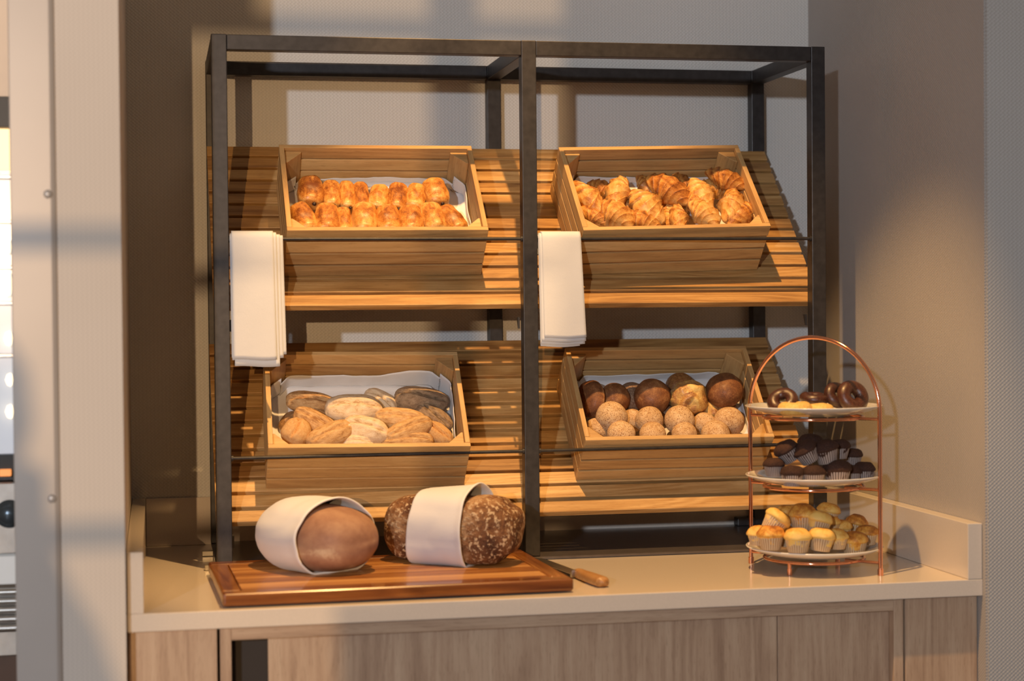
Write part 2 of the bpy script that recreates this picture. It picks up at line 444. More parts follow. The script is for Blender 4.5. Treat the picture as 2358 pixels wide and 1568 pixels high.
# left: papered pier between this niche and the coffee corner
wallbox('wall_left', (-.279, -.50, -.9), (XL, YW + .1, 1.75), M['pillar'])
wallbox('wall_coffee_corner', (-2.4, 1.9, -.9), (-.279, 2.0, 1.75), M['wallpaper'])
wallbox('floor', (-3.2, -9.2, -.95), (3.2, 2.0, -.9), plain('grey_brown_floor_planks', (.28, .22, .17), .45, 0, 0, 3, .2))
# metal corner profile on the pier, with two screw caps
tr = MB()
tr.prism([(-.354, -.509), (-.286, -.509), (-.279, -.504), (-.279, -.500), (-.354, -.500)], 2, -.9, 1.75)
t1 = tr.build('trim_1', M['strip'], bevel=.002); t1['kind'] = 'structure'
tr = MB().box((-.354, -.500, -.9), (-.2795, .40, 1.75)).build('trim_2', M['strip']); tr['kind'] = 'structure'
for z in (.725, .208):
    s = MB().revolve([(0, .004), (.005, .0038), (.0068, .0025), (.0075, 0)], 24).build('screw_cap', M['screw'], t1)
    s.matrix_local = Matrix.Translation((-.292, -.509, z)) @ Matrix.Rotation(pi / 2, 4, 'X')

# ------------------------------------------------------------------ worktop
ct = empty('worktop', (0, 0, 0))
tag(ct, 'cream composite stone worktop with low upstands along three sides', 'worktop')
MB().box((XL, YF, -.032), (XR, YW - .001, 0)).build('counter_slab', M['counter'], ct, bevel=.0015)
MB().box((XL + .001, YF, .0002), (XL + .030, YW - .001, .107)).build('upstand', M['counter'], ct, bevel=.0012)
MB().box((XR - .030, YF, .0002), (XR - .001, YW - .001, .107)).build('upstand', M['counter'], ct, bevel=.0012)
MB().box((XL + .0305, YW - .0115, .0002), (XR - .0305, YW - .001, .107)).build('upstand', M['counter'], ct, bevel=.0012)

# ------------------------------------------------------------------ base cabinet
cb = empty('base_cabinet', (0, 0, -.9))
tag(cb, 'greyed oak laminate base cabinet with recessed doors under the cream worktop', 'cabinet')
yb = -.455
def cpart(name, a, b, mat=None, g=2):
    o = MB().box(a, b, grain=g).build(name, mat or M['cabwood'], cb, bevel=.0008)
    o.location = (0, 0, .9); return o
cpart('side_panel', (XL + .002, yb, -.898), (-.0165, yb + .02, -.034))
cpart('stile', (-.0112, yb, -.898), (.0085, yb + .05, -.034))
cpart('top_rail', (.0087, yb, -.057), (1.2543, yb + .04, -.034), g=0)
cpart('stile', (1.2545, yb, -.898), (1.2737, yb + .05, -.034))
cpart('side_panel', (1.2785, yb, -.898), (XR - .002, yb + .02, -.034))
cpart('door', (.0739, -.435, -.88), (1.028, -.417, -.060))
cpart('door', (1.0305, -.432, -.88), (1.2543, -.414, -.060))
cpart('carcass', (XL + .004, -.40, -.898), (XR - .004, YW - .002, -.034), M['cabdark'])

# ------------------------------------------------------------------ coffee corner seen through the gap on the far left
cm = empty('coffee_machine', (-.62, 1.3, -.9)); tag(cm, 'steel coffee machine with lit shelves, seen past the pier on the far left', 'coffee machine')
def cmp_(name, a, b, mat, bev=.002):
    o = MB().box(a, b).build(name, mat, cm, bevel=bev); o.location = (.62, -1.3, .9); return o
w0, w1 = -.80, -.44
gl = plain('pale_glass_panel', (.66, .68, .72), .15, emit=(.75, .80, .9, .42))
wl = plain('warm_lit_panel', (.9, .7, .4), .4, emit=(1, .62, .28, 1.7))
cmp_('base_cupboard', (w0, 1.3, -.898), (w1, 1.7, -.39), plain('dark_brown_laminate', (.16, .09, .06), .5))
cmp_('plinth_tray', (w0, 1.28, -.39), (w1, 1.7, -.325), M['steel'])
for k in range(5):
    o = MB().tube([(w0, 1.275, -.315 + k * .024), (w1, 1.275, -.315 + k * .024)], .011, 12).build('drip_bar', M['steel'], cm); o.location = (.62, -1.3, .9)
cmp_('lower_panel', (w0, 1.285, -.20), (w1, 1.7, -.125), plain('white_enamel_panel', (.8, .79, .77), .3, emit=(.9, .88, .85, .25)))  # faint glow stands in for light falling on the panel
cmp_('control_panel', (w0, 1.285, -.118), (w1, 1.7, .070), M['steel'])
kn = MB().revolve([(0, .03), (.022, .03), (.026, .024), (.027, .004), (.036, .003), (.038, 0)], 32).build('knob', plain('dark_knob', (.10, .13, .16), .25, .6), cm)
kn.matrix_local = Matrix.Translation((.62 - .503, -.016, .9 - .012)) @ Matrix.Rotation(pi / 2, 4, 'X')
cmp_('cup_bay', (w0, 1.34, .072), (w1, 1.7, .142), plain('black_bay', (.03, .03, .03), .3))
cmp_('bay_light', (-.53, 1.31, .086), (-.50, 1.335, .104), plain('orange_indicator', (.8, .3, .1), .4, emit=(1, .35, .1, .9)))
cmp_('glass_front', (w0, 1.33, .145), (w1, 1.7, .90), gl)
for z in (.405, .545, .64, .762, .881):
    cmp_('shelf_edge', (w0, 1.30, z), (w1, 1.329, z + .010), plain('shelf_edge_metal', (.55, .56, .58), .3, .6))
for z, e in ((.60, .05), (.455, .03), (.345, .026), (.26, .028), (.70, .03)):
    o = MB().revolve([(0, e), (e * .6, e * .8), (e, 0), (e * .6, -e * .8), (0, -e)], 16).build('lamp', plain('warm_bulb', (1, .9, .7), .4, emit=(1, .78, .5, 2.0)), cm)
    o.matrix_local = Matrix.Translation((.62 - .49 - e * .3, .0, .9 + z))
    o.scale = (.5, .5, .7)
cmp_('warm_display', (w0, 1.32, .905), (w1, 1.7, 1.016), wl)
cmp_('top_band', (w0, 1.30, 1.018), (w1, 1.7, 1.10), plain('dark_grey_band', (.07, .065, .06), .5))
cmp_('top_cover', (w0, 1.32, 1.102), (w1, 1.7, 1.60), plain('beige_cover', (.70, .55, .42), .6, emit=(1, .75, .55, .25)))  # emission replaces room light on the cover, which is no lamp

# ================================================================== THE RACK
W, H, D, S, XM = 1.3, 1.08, .420, .031, .635
rack = empty('display_rack', (0, 0, 0))
tag(rack, 'tall black square-tube steel display rack standing on the worktop', 'display rack')
for x in (0, XM, W - S):
    MB().box((x, 0, .0065), (x + S, S, H)).build('post', M['metal'], rack, bevel=.0015)
    MB().box((x, D - S, .0065), (x + S, D, H)).build('post', M['metal'], rack, bevel=.0015)
for y in (0, D - S):
    for a, b in ((S, XM), (XM + S, W - S)):
        e = .0004
        MB().box((a + e, y + .0006, H - S), (b - e, y + S - .0006, H - .0006)).build('top_beam', M['metal'], rack, bevel=.0012)
for x in (0, XM, W - S):
    MB().box((x + .0006, S + .0004, H - S), (x + S - .0006, D - S - .0004, H - .0006)).build('cross_beam', M['metal'], rack, bevel=.0012)
for z in (.669, .2265):
    for a, b in ((S, XM), (XM + S, W - S)):
        m = MB().tube([(a, .008, z), (b, .008, z)], .0036, 12)
        m.tube([(a, .008, z), (a + .004, .008, z)], .0062, 14); m.tube([(b - .004, .008, z), (b, .008, z)], .0062, 14)
        m.build('rail', M['metal'], rack)
bp = MB()
bp.prism([(-.008, .0015), (-.005, .0005), (D, .0005), (D, .006), (0.000, .006), (-.003, .0055), (-.008, .0028)], 0, 0, W)
bp.build('base_plate', M['base'], rack)
for x, y in ((-.024, .012), (-.024, .225), (W - .075, D - .040)):
    if x < 0: MB().box((x, y, .0005), (x + .0235, y + .016, .0115)).build('bracket', plain('brass_grey_bracket', (.40, .36, .28), .3, .8), rack, bevel=.001)
    else: MB().box((x, y, .0065), (x + .043, y + .030, .026)).build('foot_block', M['metal'], rack, bevel=.002)
for z0 in (.500, .060):
    for x in (S + .001, XM - .006, W - S - .005):
        m = MB(); m.prism([(.0315, z0 + .006), (.046, z0 + .006), (.034, z0 - .018), (.0315, z0 - .018)], 0, x, x + .004)
        m.build('shelf_bracket', M['metal'], rack)

# ------------------------------------------------------------------ slatted shelves, tilted 45 degrees
c45 = math.sqrt(.5)
def shelf(z_int, label):
    root = empty('slatted_shelf', (0, .04, z_int + .04)); tag(root, label, 'shelf', 'tilted slatted shelves in the rack')
    # local frame: u = X, v = up the slope, n = out of the slope
    F = frame((1, 0, 0), (0, c45, c45), (0, -c45, c45), (0, -.008, -.008 - .0))
    n_s = 13; pitch = .03944
    m = MB()
    for k in range(n_s):
        v = k * pitch
        th = .014
        pts = [(v, -th), (v + .0315, -th), (v + .0315, -.0012), (v + .0300, 0), (v + .0015, 0), (v, -.0012)]
        if k == n_s - 1: pts = [(v, -th), (v + .0178, -th), (v + .0311, -.0008), (v + .0305, 0), (v + .0015, 0), (v, -.0012)]
        m.prism(pts, 0, 0.0005, W - .0005, M=F, grain=0)
    m.build('slat_panel', M['shelfwood'], root, bevel=.0006, seg=1)
    for x in (.05, XM - .02, W - .07):
        MB().box((x, .05, -.034), (x + .02, .466, -.0145), M=F).build('support_bar', M['shelfwood'], root)
    return root
shelf(.5015, 'upper of two tilted teak slat shelves, holding the pastry and croissant crates')
shelf(.0625, 'lower of two tilted teak slat shelves, holding the roll and bun crates')

# ------------------------------------------------------------------ crates
CW, CD, CH, CT = .4155, .270, .130, .0105
def crate_root(name, origin, yaw, label):
    ca, sa = math.cos(yaw), math.sin(yaw)
    eu, ev, en = Vector((1, 0, 0)), Vector((0, c45, c45)), Vector((0, -c45, c45))
    u = eu * ca + ev * sa; v = -eu * sa + ev * ca
    F = frame(u, v, en, Vector(origin) + en * .0008)
    r = empty(name, M=F); tag(r, label, 'crate', 'slatted oak bread crates on the shelves')
    return r, F
def crate_parts(root):
    sl = [(.0005, .0293), (.0339, .0627), (.0673, .0961), (.1007, .130)]
    mw = M['cratewood']
    for y in (0, CD - CT):
        m = MB()
        for a, b in sl: m.box((0, y, a), (CW, y + CT, b), grain=0)
        m.build('front_panel' if y == 0 else 'back_panel', mw, root, bevel=.0012)
    for x in (0, CW - CT):
        m = MB()
        for a, b in sl: m.box((x, CT + .0003, a), (x + CT, CD - CT - .0003, b), grain=1)
        m.build('side_panel', mw, root, bevel=.0012)
    e = CT + .0004; q = .036
    for cx, cy, sx, sy in ((e, e, 1, 1), (CW - e, e, -1, 1), (e, CD - e, 1, -1), (CW - e, CD - e, -1, -1)):
        tri = [(cx, cy), (cx + sx * q, cy), (cx + sx * q, cy + sy * .004), (cx + sx * .004, cy + sy * q), (cx, cy + sy * q)]
        if sx * sy < 0: tri = tri[::-1]
        MB().prism(tri, 2, .010, .120).build('corner_post', mw, root, bevel=.001)
    m = MB()
    for k in range(6):
        y = CT + .002 + k * .0415
        m.box((CT + .001, y, .001), (CW - CT - .001, y + .037, .009), grain=0)
    m.build('floor_panel', mw, root, bevel=.0008)
CR = {}
specs = [('UL', (.1474, .0922, .5937), .0048, 'oak crate of chocolate pastries on the left of the upper shelf'),
         ('UR', (.7646, .0923, .5938), .0336, 'oak crate of croissants on the right of the upper shelf'),
         ('LL', (.1045, .0916, .1541), -.0195, 'oak crate of split bread rolls on the left of the lower shelf'),
         ('LR', (.7652, .0914, .1539), -.0049, 'oak crate of round buns on the right of the lower shelf')]
for key, o, yaw, lab in specs:
    r, F = crate_root('bread_crate', o, yaw, lab); CR[key] = F
    crate_parts(r)

# cloth liners: a sheet over the crate floor running up its walls
def liner(key, label, hb, hl, hr, base=.030, seed=1):
    """hb/hl/hr: functions 0..1 -> height the sheet reaches on back / left / right wall"""
    m = MB(); x0, x1, y0, y1 = CT + .003, CW - CT - .003, CT + .004, CD - CT - .003
    nu, nv, nw = 44, 28, 9
    rows = []
    for j in range(nv + nw + 1):
        row = []
        for i in range(-nw, nu + nw + 1):
            ui = min(max(i / nu, 0), 1); vj = min(j / nv, 1)
            x = x0 + ui * (x1 - x0); y = y0 + vj * (y1 - y0); z = base
            ext_s = -i if i < 0 else max(0, i - nu); ext_b = max(0, j - nv)
            hs = (hl(vj) if i < 0 else hr(vj)) if ext_s else 0
            h_b = hb(ui) if ext_b else 0
            a = ext_s / nw * hs; b = ext_b / nw * h_b
            if ext_s and ext_b:
                z += max(min(a, b), .5 * (a + b) * .8)
            else: z += a + b
            # soft roll where floor meets the walls; keep clear of the corner posts
            din = min(x - x0, x1 - x, .034); dib = min(y1 - y, .034)
            cd = max(0, .040 - (min(x - x0, x1 - x) + (y1 - y)))
            cf = max(0, .040 - (min(x - x0, x1 - x) + (y - y0)))
            sx = 1 if x < CW / 2 else -1
            x += sx * (cd + cf) * .55; y += -cd * .55 + cf * .55
            z += max(0, .012 - din) * .8 + max(0, .012 - dib) * .8 if not (ext_s or ext_b) else 0
            q = noise.noise(Vector((x * 16 + seed * 3, y * 16, z * 14)))
            z += q * .0035
            if ext_b: y -= abs(noise.noise(Vector((x * 22, seed, z * 9)))) * .006
            if ext_s: x += sx * abs(noise.noise(Vector((seed, y * 22, z * 9)))) * .005
            row.append((x, y, z))
        rows.append(row)
    m.grid(rows, flip=False)
    o = m.build('crate_liner_cloth', M['cloth'], solid=.0014, offs=0)
    o.matrix_world = CR[key] @ Matrix.Identity(4)
    tag(o, label, 'cloth', 'white cloth liners in the crates')
    return o
sm = lambda t: t * t * (3 - 2 * t)
liner('UL', 'white cloth lining the crate of chocolate pastries', lambda u: .020, lambda v: .040 * sm(min(1, v * 1.4)), lambda v: .032 * v + .010, seed=1)
liner('UR', 'white cloth lining the crate of croissants', lambda u: .026 - .006 * u, lambda v: .018 + .03 * v, lambda v: .016 + .010 * v, seed=2)
liner('LL', 'white cloth lining the crate of split rolls, standing high behind them',
      lambda u: .040 + .014 * sm(min(1, max(0, (u - .58) * 5))), lambda v: .010 + .045 * v, lambda v: .012 + .055 * v, seed=3)
liner('LR', 'white cloth lining the crate of round buns', lambda u: .022 + .008 * u, lambda v: .01 + .02 * v, lambda v: .012 + .02 * v, seed=4)

# ================================================================== BREAD SHAPES  (local: X length, Y width, Z up, unit half-size ~ .5)
def nz(p, s, seed=0): return noise.noise(Vector((p[0] * s + seed * 7.3, p[1] * s - seed * 3.1, p[2] * s + seed * 1.7)))
def superell(px, pc, nu, nv, fn):
    """rows along X; fn(t, th, y, z, sc) may move the point"""
    rows = []; tones = []
    for i in range(nu + 1):
        t = -1 + 2 * i / nu
        t = math.sin(t * pi / 2)
        sc = max(0, 1 - abs(t) ** px) ** (1 / px * 1.0)
        row = []
        for j in range(nv):
            th = 2 * pi * j / nv
            c, s_ = math.cos(th), math.sin(th)
            k = (abs(c) ** pc + abs(s_) ** pc) ** (-1 / pc)
            p, tone = fn(t, th, c * k * sc, s_ * k * sc, sc)
            row.append(p); tones.append(tone)
        rows.append(row)
    return rows, tones

def pain_mesh(seed):
    def fn(t, th, y, z, sc):
        x = t * .5
        yy, zz = y * .5, z * .5
        # three rolled lobes and end spiral layers
        lobes = .05 * math.cos(t * 2.2 * pi) * (1 if z > -.2 else .3)
        zz *= 1 + lobes; yy *= 1 + lobes * .5
        d = nz((x, yy, zz), 3.2, seed) * .05 + nz((x, yy, zz), 11, seed) * .018
        lay = .012 * math.sin(t * 46 + 3 * nz((x, yy, zz), 3, seed)) * (abs(t) ** 2)
        k = 1 + d * 1.6 + lay
        if z < -.5: zz = -.25 + (zz + .25) * .45
        top = max(0, z)
        tone = .22 + .62 * top * (1 - .75 * t * t) + .25 * nz((x, yy, zz), 3.5, seed + 3) + .10 * math.sin(t * 46) * abs(t)
        return (x * (1 + .04 * nz((yy, zz, x), 4, seed)), yy * k, zz * k), tone
    return superell(3.4, 2.35, 44, 36, fn)

def croissant_mesh(seed, curve=.9):
    rows = []; tones = []; nu, nv = 90, 28; nseg = 7
    for i in range(nu + 1):
        t = -1 + 2 * i / nu
        a = t * curve
        # spine: arc bending towards -Y
        R = .5 / math.sin(curve) if curve > .05 else 9
        cx, cy = R * math.sin(a), R * (math.cos(a) - math.cos(curve)) - R * (1 - math.cos(curve)) * .55
        tx, ty = math.cos(a), -math.sin(a)
        prof = (max(0, 1 - abs(t) ** 1.75)) ** .80
        # stepped rolls: each turn of dough laps over the next, stepping down to the tips
        ph = abs(t) * nseg * .5 + .25 * (seed % 3) * .3
        fr = ph - math.floor(ph)
        step = .11 * (1 - fr) ** 1.5 - .05
        r = .5 * prof * (1 + step * min(1, prof * 2)) + .028
        if i in (0, nu): r = .006
        row = []
        for j in range(nv):
            th = 2 * pi * j / nv
            # slanted wraps
            ph2 = abs(t + .10 * math.sin(th)) * nseg * .5 + .25 * (seed % 3) * .3
            fr2 = ph2 - math.floor(ph2)
            rr = .5 * prof * (1 + (.20 * (1 - fr2) ** 1.4 - .09) * min(1, prof * 2.2)) + .03 * (0 if i in (0, nu) else 1)
            y_, z_ = math.cos(th) * rr, math.sin(th) * rr * .92
            d = 1 + .07 * nz((cx + y_, y_, z_), 3.5, seed) + .03 * nz((cx, y_, z_), 14, seed)
            y_ *= d; z_ *= d
            if z_ < -.3 * prof: z_ = -.3 * prof + (z_ + .3 * prof) * .4
            row.append((cx + y_ * math.sin(a), cy + y_ * math.cos(a), z_))
            edge = (1 - fr2) ** 2.2
            tones.append(.16 + .42 * edge * (1 if fr2 < .8 else .3) + .22 * max(0, math.sin(th)) + .35 * nz((cx, y_, z_), 5, seed + 5))
        rows.append(row)
    return rows, tones

def roll_mesh(seed):
    """oval roll with one lengthwise split"""
    def fn(t, th, y, z, sc):
        x = t * .5; yy = y * .5; zz = z * .46
        off = yy - .05 * math.sin(t * 3 + seed) - .03
        g = math.exp(-(off / .042) ** 2) * max(0, 1 - abs(t) ** 3.5 * 1.35) * (1 if z > 0 else 0)
        lip = math.exp(-((abs(off) - .11) / .07) ** 2) * max(0, 1 - abs(t) ** 3) * (1 if z > 0 else 0)
        zz += -.19 * g + .06 * lip
        d = 1 + .06 * nz((x, yy, zz), 3, seed) + .02 * nz((x, yy, zz), 12, seed)
        if z < -.45: zz = -.21 + (zz + .21) * .35
        tone = .36 + .12 * lip + .10 * nz((x, yy, zz), 4, seed) - .15 * (z < -.2) + .8 * g
        return (x * d, yy * d, zz * d), tone
    return superell(2.35, 2.05, 48, 40, fn)

def bun_mesh(seed, wrinkle=0, lit_band=0, flat=.72):
    rows = []; tones = []; nu, nv = 30, 44
    for i in range(nu + 1):
        ph = -pi / 2 + pi * i / nu
        row = []
        for j in range(nv):
            th = 2 * pi * j / nv
            r = math.cos(ph); z = math.sin(ph)
            r = math.copysign(abs(r) ** .86, r) if abs(r) > 1e-6 else 0
            x, y = r * math.cos(th) * .5, r * math.sin(th) * .5
            zz = z * .5 * flat * (1 if z > 0 else .62)
            d = 1 + .05 * nz((x, y, zz), 2.6, seed) + .015 * nz((x, y, zz), 11, seed)
            if wrinkle:
                w = abs(nz((x, y, zz), 2.6, seed + 2)); w2 = abs(nz((x, y, zz), 6, seed + 6))
                d += wrinkle * (.30 - w * 1.1 - .35 * w2)
            tone = (.18 if z < -.12 else .60) + .10 * nz((x, y, zz), 3, seed)
            if wrinkle: tone = .30 + .5 * nz((x, y, zz), 3, seed) + (.25 if y > 0 else 0)
            if lit_band: tone = .62 - .55 * math.exp(-((z - .02) / .12) ** 2) if z > -.3 else .12  # strip of light falling through the slats, painted into the tone
            row.append((x * d, y * d, zz * d)); tones.append(tone)
        rows.append(row)
    return rows, tones

def mesh_of(name, rt, mat):
    m = MB(); m.grid(rt[0], closed_u=True, tone=rt[1])
    # close the two pole rings
    o = m.build(name, mat, merge=.0004)
    return o

def place_bread(o, F, pos, ang, L, Wd, Hh, lean=.45, roll=0, spin=0):
    """pos: world centre; ang: direction of the long axis measured in the slope plane"""
    eu = F.col[0].xyz; ev = F.col[1].xyz; en = F.col[2].xyz
    a = math.radians(ang)
    lx = (eu * math.cos(a) + ev * (math.sin(a) / .707)).normalized()
    up = (en + Vector((-.03, -1, .05)) * lean)
    up = (up - lx * up.dot(lx)).normalized()
    side = up.cross(lx)
    Mx = frame(lx, side, up, pos)
    if roll: Mx = Mx @ Matrix.Rotation(roll, 4, 'X')
    o.matrix_world = Mx @ Matrix.Diagonal((L, Wd, Hh, 1))
ORD = ['', 'first', 'second', 'third', 'fourth', 'fifth', 'sixth', 'seventh', 'eighth']

# ------------------------------------------------------------------ chocolate pastries (upper left crate)
pains = []
for k in range(4):
    o = mesh_of('chocolate_pastry', pain_mesh(k + 1), M['pastry'])
    for sx, sy in ((-1, -.13), (-1, .15), (1, .12)):
        rows = []
        for i in range(7):
            a = pi * i / 6
            rows.append([(-.07 * math.cos(a) , .085 * math.sin(a) * math.cos(b * pi / 5) * (1 + .3 * nz((i, b, k), .9, 3)), .10 * math.sin(a) * math.sin(b * pi / 5)) for b in range(10)])
        m = MB(); m.grid(rows, closed_u=True)
        c = m.build('chocolate_stick', M['choc'], o, merge=.001)
        c.matrix_local = Matrix.Translation((sx * .485, sy, .12 if sx > 0 else .05))
        c['label'] = 'dark chocolate end'
    pains.append(o)
looks = {0: 'golden puffed', 1: 'slim pale golden', 2: 'deep orange-brown', 3: 'broad golden'}
used = set()
for x, y, z, ang, L, Wd, var, row, idx in PAINS:
    o = pains[var] if var not in used else copy_tree(pains[var]); used.add(var)
    place_bread(o, CR['UL'], Vector((x, y, z)), ang + 180, L * 1.16, Wd * 1.03, Wd * .90, lean=.5)
    tag(o, '%s chocolate pastry, %s from the left in the %s of its crate' % (looks[var], ORD[idx], row), 'pastry', 'chocolate pastries in the upper left crate')

# ------------------------------------------------------------------ croissants
cro = [mesh_of('croissant', croissant_mesh(k + 1, cv), M['croissant']) for k, cv in enumerate((.55, .85, .35, 1.15))]
CL = ['large croissant leaning against the left side wall of its crate', 'small croissant end behind the leftmost large one',
 'plump curled croissant at back left, in front of the white cloth', 'croissant lying in the front left corner of its crate',
 'long croissant pointing down right beside the front left corner', 'half-hidden croissant between the curled and the big upright one',
 'big flaky croissant standing left of centre in the heap', 'thin croissant tip poking up behind the big central-left one',
 'long wide croissant lying across the back middle of the heap', 'croissant upright behind the middle, next to the tall brown one',
 'tall dark-brown upright croissant right of the middle', 'croissant perched highest, at the top right of the heap',
 'shadowed croissant underneath the highest one', 'rounded curled croissant at the right, below the highest one',
 'short pale croissant at the front, right of the middle', 'croissant wedged between the middle and the tall brown one',
 'small upright croissant at the front middle of the heap', 'croissant lying against the front rim left of the middle',
 'tiny croissant piece between two front croissants at the middle', 'croissant in the front right corner with its tip raised',
 'pale croissant deep in the middle of the heap']
used = set()
for (x, y, z, ang, L, Wd, var, idx) in CROISSANTS:
    o = cro[var] if var not in used else copy_tree(cro[var]); used.add(var)
    place_bread(o, CR['UR'], Vector((x, y, z)), ang + (180 if idx in (1, 7, 11, 14) else 0), L * 1.10, Wd * (1.12 if var != 3 else .95), Wd * 1.0, lean=.6)
    tag(o, CL[idx - 1], 'croissant', 'croissants in the upper right crate')

# ------------------------------------------------------------------ split rolls
rolls = {}
RL = ['brown-tan split roll lying at the back left', 'large pale floured roll lying highest near the middle', 'pale roll half hidden behind the large floured one',
 'dark grey rye roll at the back right', 'dark rye roll leaning below the back right one', 'light tan roll slanting down at the left',
 'dark brown roll tucked under the slanting tan one', 'toasted roll showing its orange end in the front left corner', 'tan roll at the front, left of the middle',
 'pale floured oval roll at the front middle', 'tan roll right of the middle with a long split', 'tan roll slanting up at the front right',
 'orange-brown roll end at the far front right', 'tan roll partly behind the front rim, right of the middle', 'pale bit of roll peeping over the front rim',
 'brown roll end against the left wall of the crate']
for i, (x, y, z, ang, L, Wd, kind, idx) in enumerate(ROLLS):
    if kind not in rolls:
        o = mesh_of('bread_roll', roll_mesh(len(rolls) + 1), M['roll_' + kind]); rolls[kind] = o
    else: o = copy_tree(rolls[kind])
    place_bread(o, CR['LL'], Vector((x, y, z)), ang, L * 1.03, Wd * 1.16, Wd * 1.08, lean=.75)
    tag(o, RL[idx - 1], 'bread roll', 'split rolls in the lower left crate')

# ------------------------------------------------------------------ buns
BL = ['brown bun standing on edge at the left wall of its crate', 'dark brown bun with a painted band of light, second in the back row', 'grey floured bun behind two dark ones',
 'large dark brown bun in the middle of the back row', 'yellow-brown bun with wrinkled melted cheese', 'brown bun half hidden behind the cheese bun',
 'biggest dark bun, highest at the right of the back row', 'cheese bun piece between the wrinkled one and the highest dark bun',
 'round speckled bun at the left, on top of the front row', 'speckled bun low between two higher ones at the left', 'speckled bun below the large dark one',
 'round speckled bun below the cheese bun', 'small speckled bun low between the middle and the cracked one', 'cracked speckled bun at the front right',
 'speckled bun at the rim, leftmost of the four front ones', 'speckled bun at the rim, second of the four front ones', 'speckled bun at the rim, third of the four front ones',
 'speckled bun at the rim, rightmost of the four front ones', 'speckled bun in the front left corner', 'floured bun underneath the left speckled ones',
 'floured bun deep between the dark and the cheese bun', 'brown bun underneath the biggest dark bun']
bunp = {}
for (x, y, z, ang, L, Wd, kind, idx) in BUNS:
    key = kind + ('b' if idx in (1, 2) else '')
    if key not in bunp:
        if kind == 'cheese': rt = bun_mesh(5, wrinkle=.30, flat=.95)
        elif kind == 'speckled': rt = bun_mesh(9, flat=.92)
        elif idx in (1, 2): rt = bun_mesh(3, lit_band=1, flat=.85)
        else: rt = bun_mesh(len(bunp) + 2, flat=.85)
        o = mesh_of('bread_bun', rt, M['bun_' + kind]); bunp[key] = o
    else: o = copy_tree(bunp[key])
    if idx == 1:
        place_bread(o, CR['LR'], Vector((x, y, z)), 100, L, Wd * 1.35, Wd * 1.0, lean=.6, roll=-.95)
    else:
        place_bread(o, CR['LR'], Vector((x, y, z)), (ang + idx * 37) % 360, max(L, Wd) * 1.02, max(L, Wd) * .98, Wd * 1.06, lean=1.2 if kind == 'dark' else .7, roll={7: .35, 4: -.2, 2: .3}.get(idx, 0))
    tag(o, BL[idx - 1], 'bun', 'round buns in the lower right crate')

# ================================================================== TOWELS ON THE RAILS
def towel(name, x0, x1, zt, zb, label, layers, lean=0, seed=0):
    """several folded layers hung over a rail; layers: (dx0, dx1, bottom dz, y offset)"""
    m = MB()
    yc = .008
    for (a, b, dz, off) in layers:
        r = .0045 + off
        prof = []
        for k in range(30):                      # front face from hem up
            f = k / 29; prof.append((yc - r, zb + dz + (zt - zb - dz) * f, 1 - f))
        for k in range(1, 12):
            q = pi * k / 12; prof.append((yc - r * math.cos(q), zt + r * math.sin(q), 0))
        back = zb + dz + .05
        for k in range(20):
            f = k / 19; prof.append((yc + min(r, .0075), zt + (zt - .035 - zt) * f, 0))
        nu = 16; rows = []
        for (py, pz, low) in prof:
            row = []
            for i in range(nu + 1):
                u = i / nu
                xx = x0 + a + (x1 + b - x0 - a) * u + lean * low * (.3 + .7 * u) * (zt - zb)
                w = nz((xx * 12, pz * 3.5, off * 200), 1, seed) * .004 * low + math.sin(u * pi) * .0018 * low
                row.append((xx, py - abs(w) - .0015 * low, pz + .0015 * low * math.sin(u * 5 + seed)))
            rows.append(row)
        m.grid(rows)
    o = m.build(name, M['towel'], solid=.0022, offs=0)
    tag(o, label, 'towel', 'folded white towels hanging on the upper rails')
    return o
zr = .6705
towel('folded_towel', .0325, .119, zr, .414, 'longer folded white towel with stepped folds at the left end of the upper rail', [(0, .020, .022, .0005), (0, .014, .015, .0025), (.001, .0065, .010, .0045), (.006, .0065, -.002, .0065), (.0035, 0, .012, .0095)], lean=.018, seed=1)
towel('folded_towel', .668, .757, zr, .452, 'folded white towel hanging right of the middle post, shorter one above the buns', [(-.0005, -.012, -.008, .0005), (0, -.002, -.004, .0025), (.001, 0, .002, .005), (.006, .0, .010, .0085)], lean=.045, seed=2)

# ================================================================== BREAD BOARD, LOAVES, KNIFE
board = empty('bread_board', M=Matrix.Translation((-.006, -.461, 0)) @ Matrix.Rotation(math.radians(1.8), 4, 'Z'))
tag(board, 'worn red-brown wooden bread board with a slotted middle at the worktop front', 'bread board')
BW, BD, z0, z1 = .640, .415, .0035, .0265
fr = .036
MB().box((0, 0, z0), (BW, fr, z1), grain=0).build('frame_rail', M['board'], board, bevel=.005, seg=3)
MB().box((0, BD - fr, z0), (BW, BD, z1), grain=0).build('frame_rail', M['board'], board, bevel=.005, seg=3)
MB().box((0, fr + .0003, z0), (fr, BD - fr - .0003, z1), grain=1).build('frame_end', M['board'], board, bevel=.005, seg=3)
MB().box((BW - fr, fr + .0003, z0), (BW, BD - fr - .0003, z1), grain=1).build('frame_end', M['board'], board, bevel=.005, seg=3)
m = MB(); ny = 17; pit = (BD - 2 * fr) / ny
for k in range(ny): m.box((fr + .001, fr + k * pit + .0015, z0 + .006), (BW - fr - .001, fr + (k + 1) * pit - .0015, z1 - .0005), grain=0)
m.build('slotted_grid', wood('lighter_board_slats', (.20, .065, .014), (.40, .17, .045), (.58, .30, .10), .35, 1, .6, .3), board, bevel=.0015)
MB().box((fr, fr, z0), (BW - fr, BD - fr, z0 + .004)).build('crumb_tray', M['cabdark'], board)
for fx in (.03, BW - .03):
    for fy in (.03, BD - .03):
        MB().revolve([(0, .0002), (.009, .0002), (.009, .0036), (0, .0036)], 16).build('rubber_foot', M['base'], board).location = (fx, fy, 0)

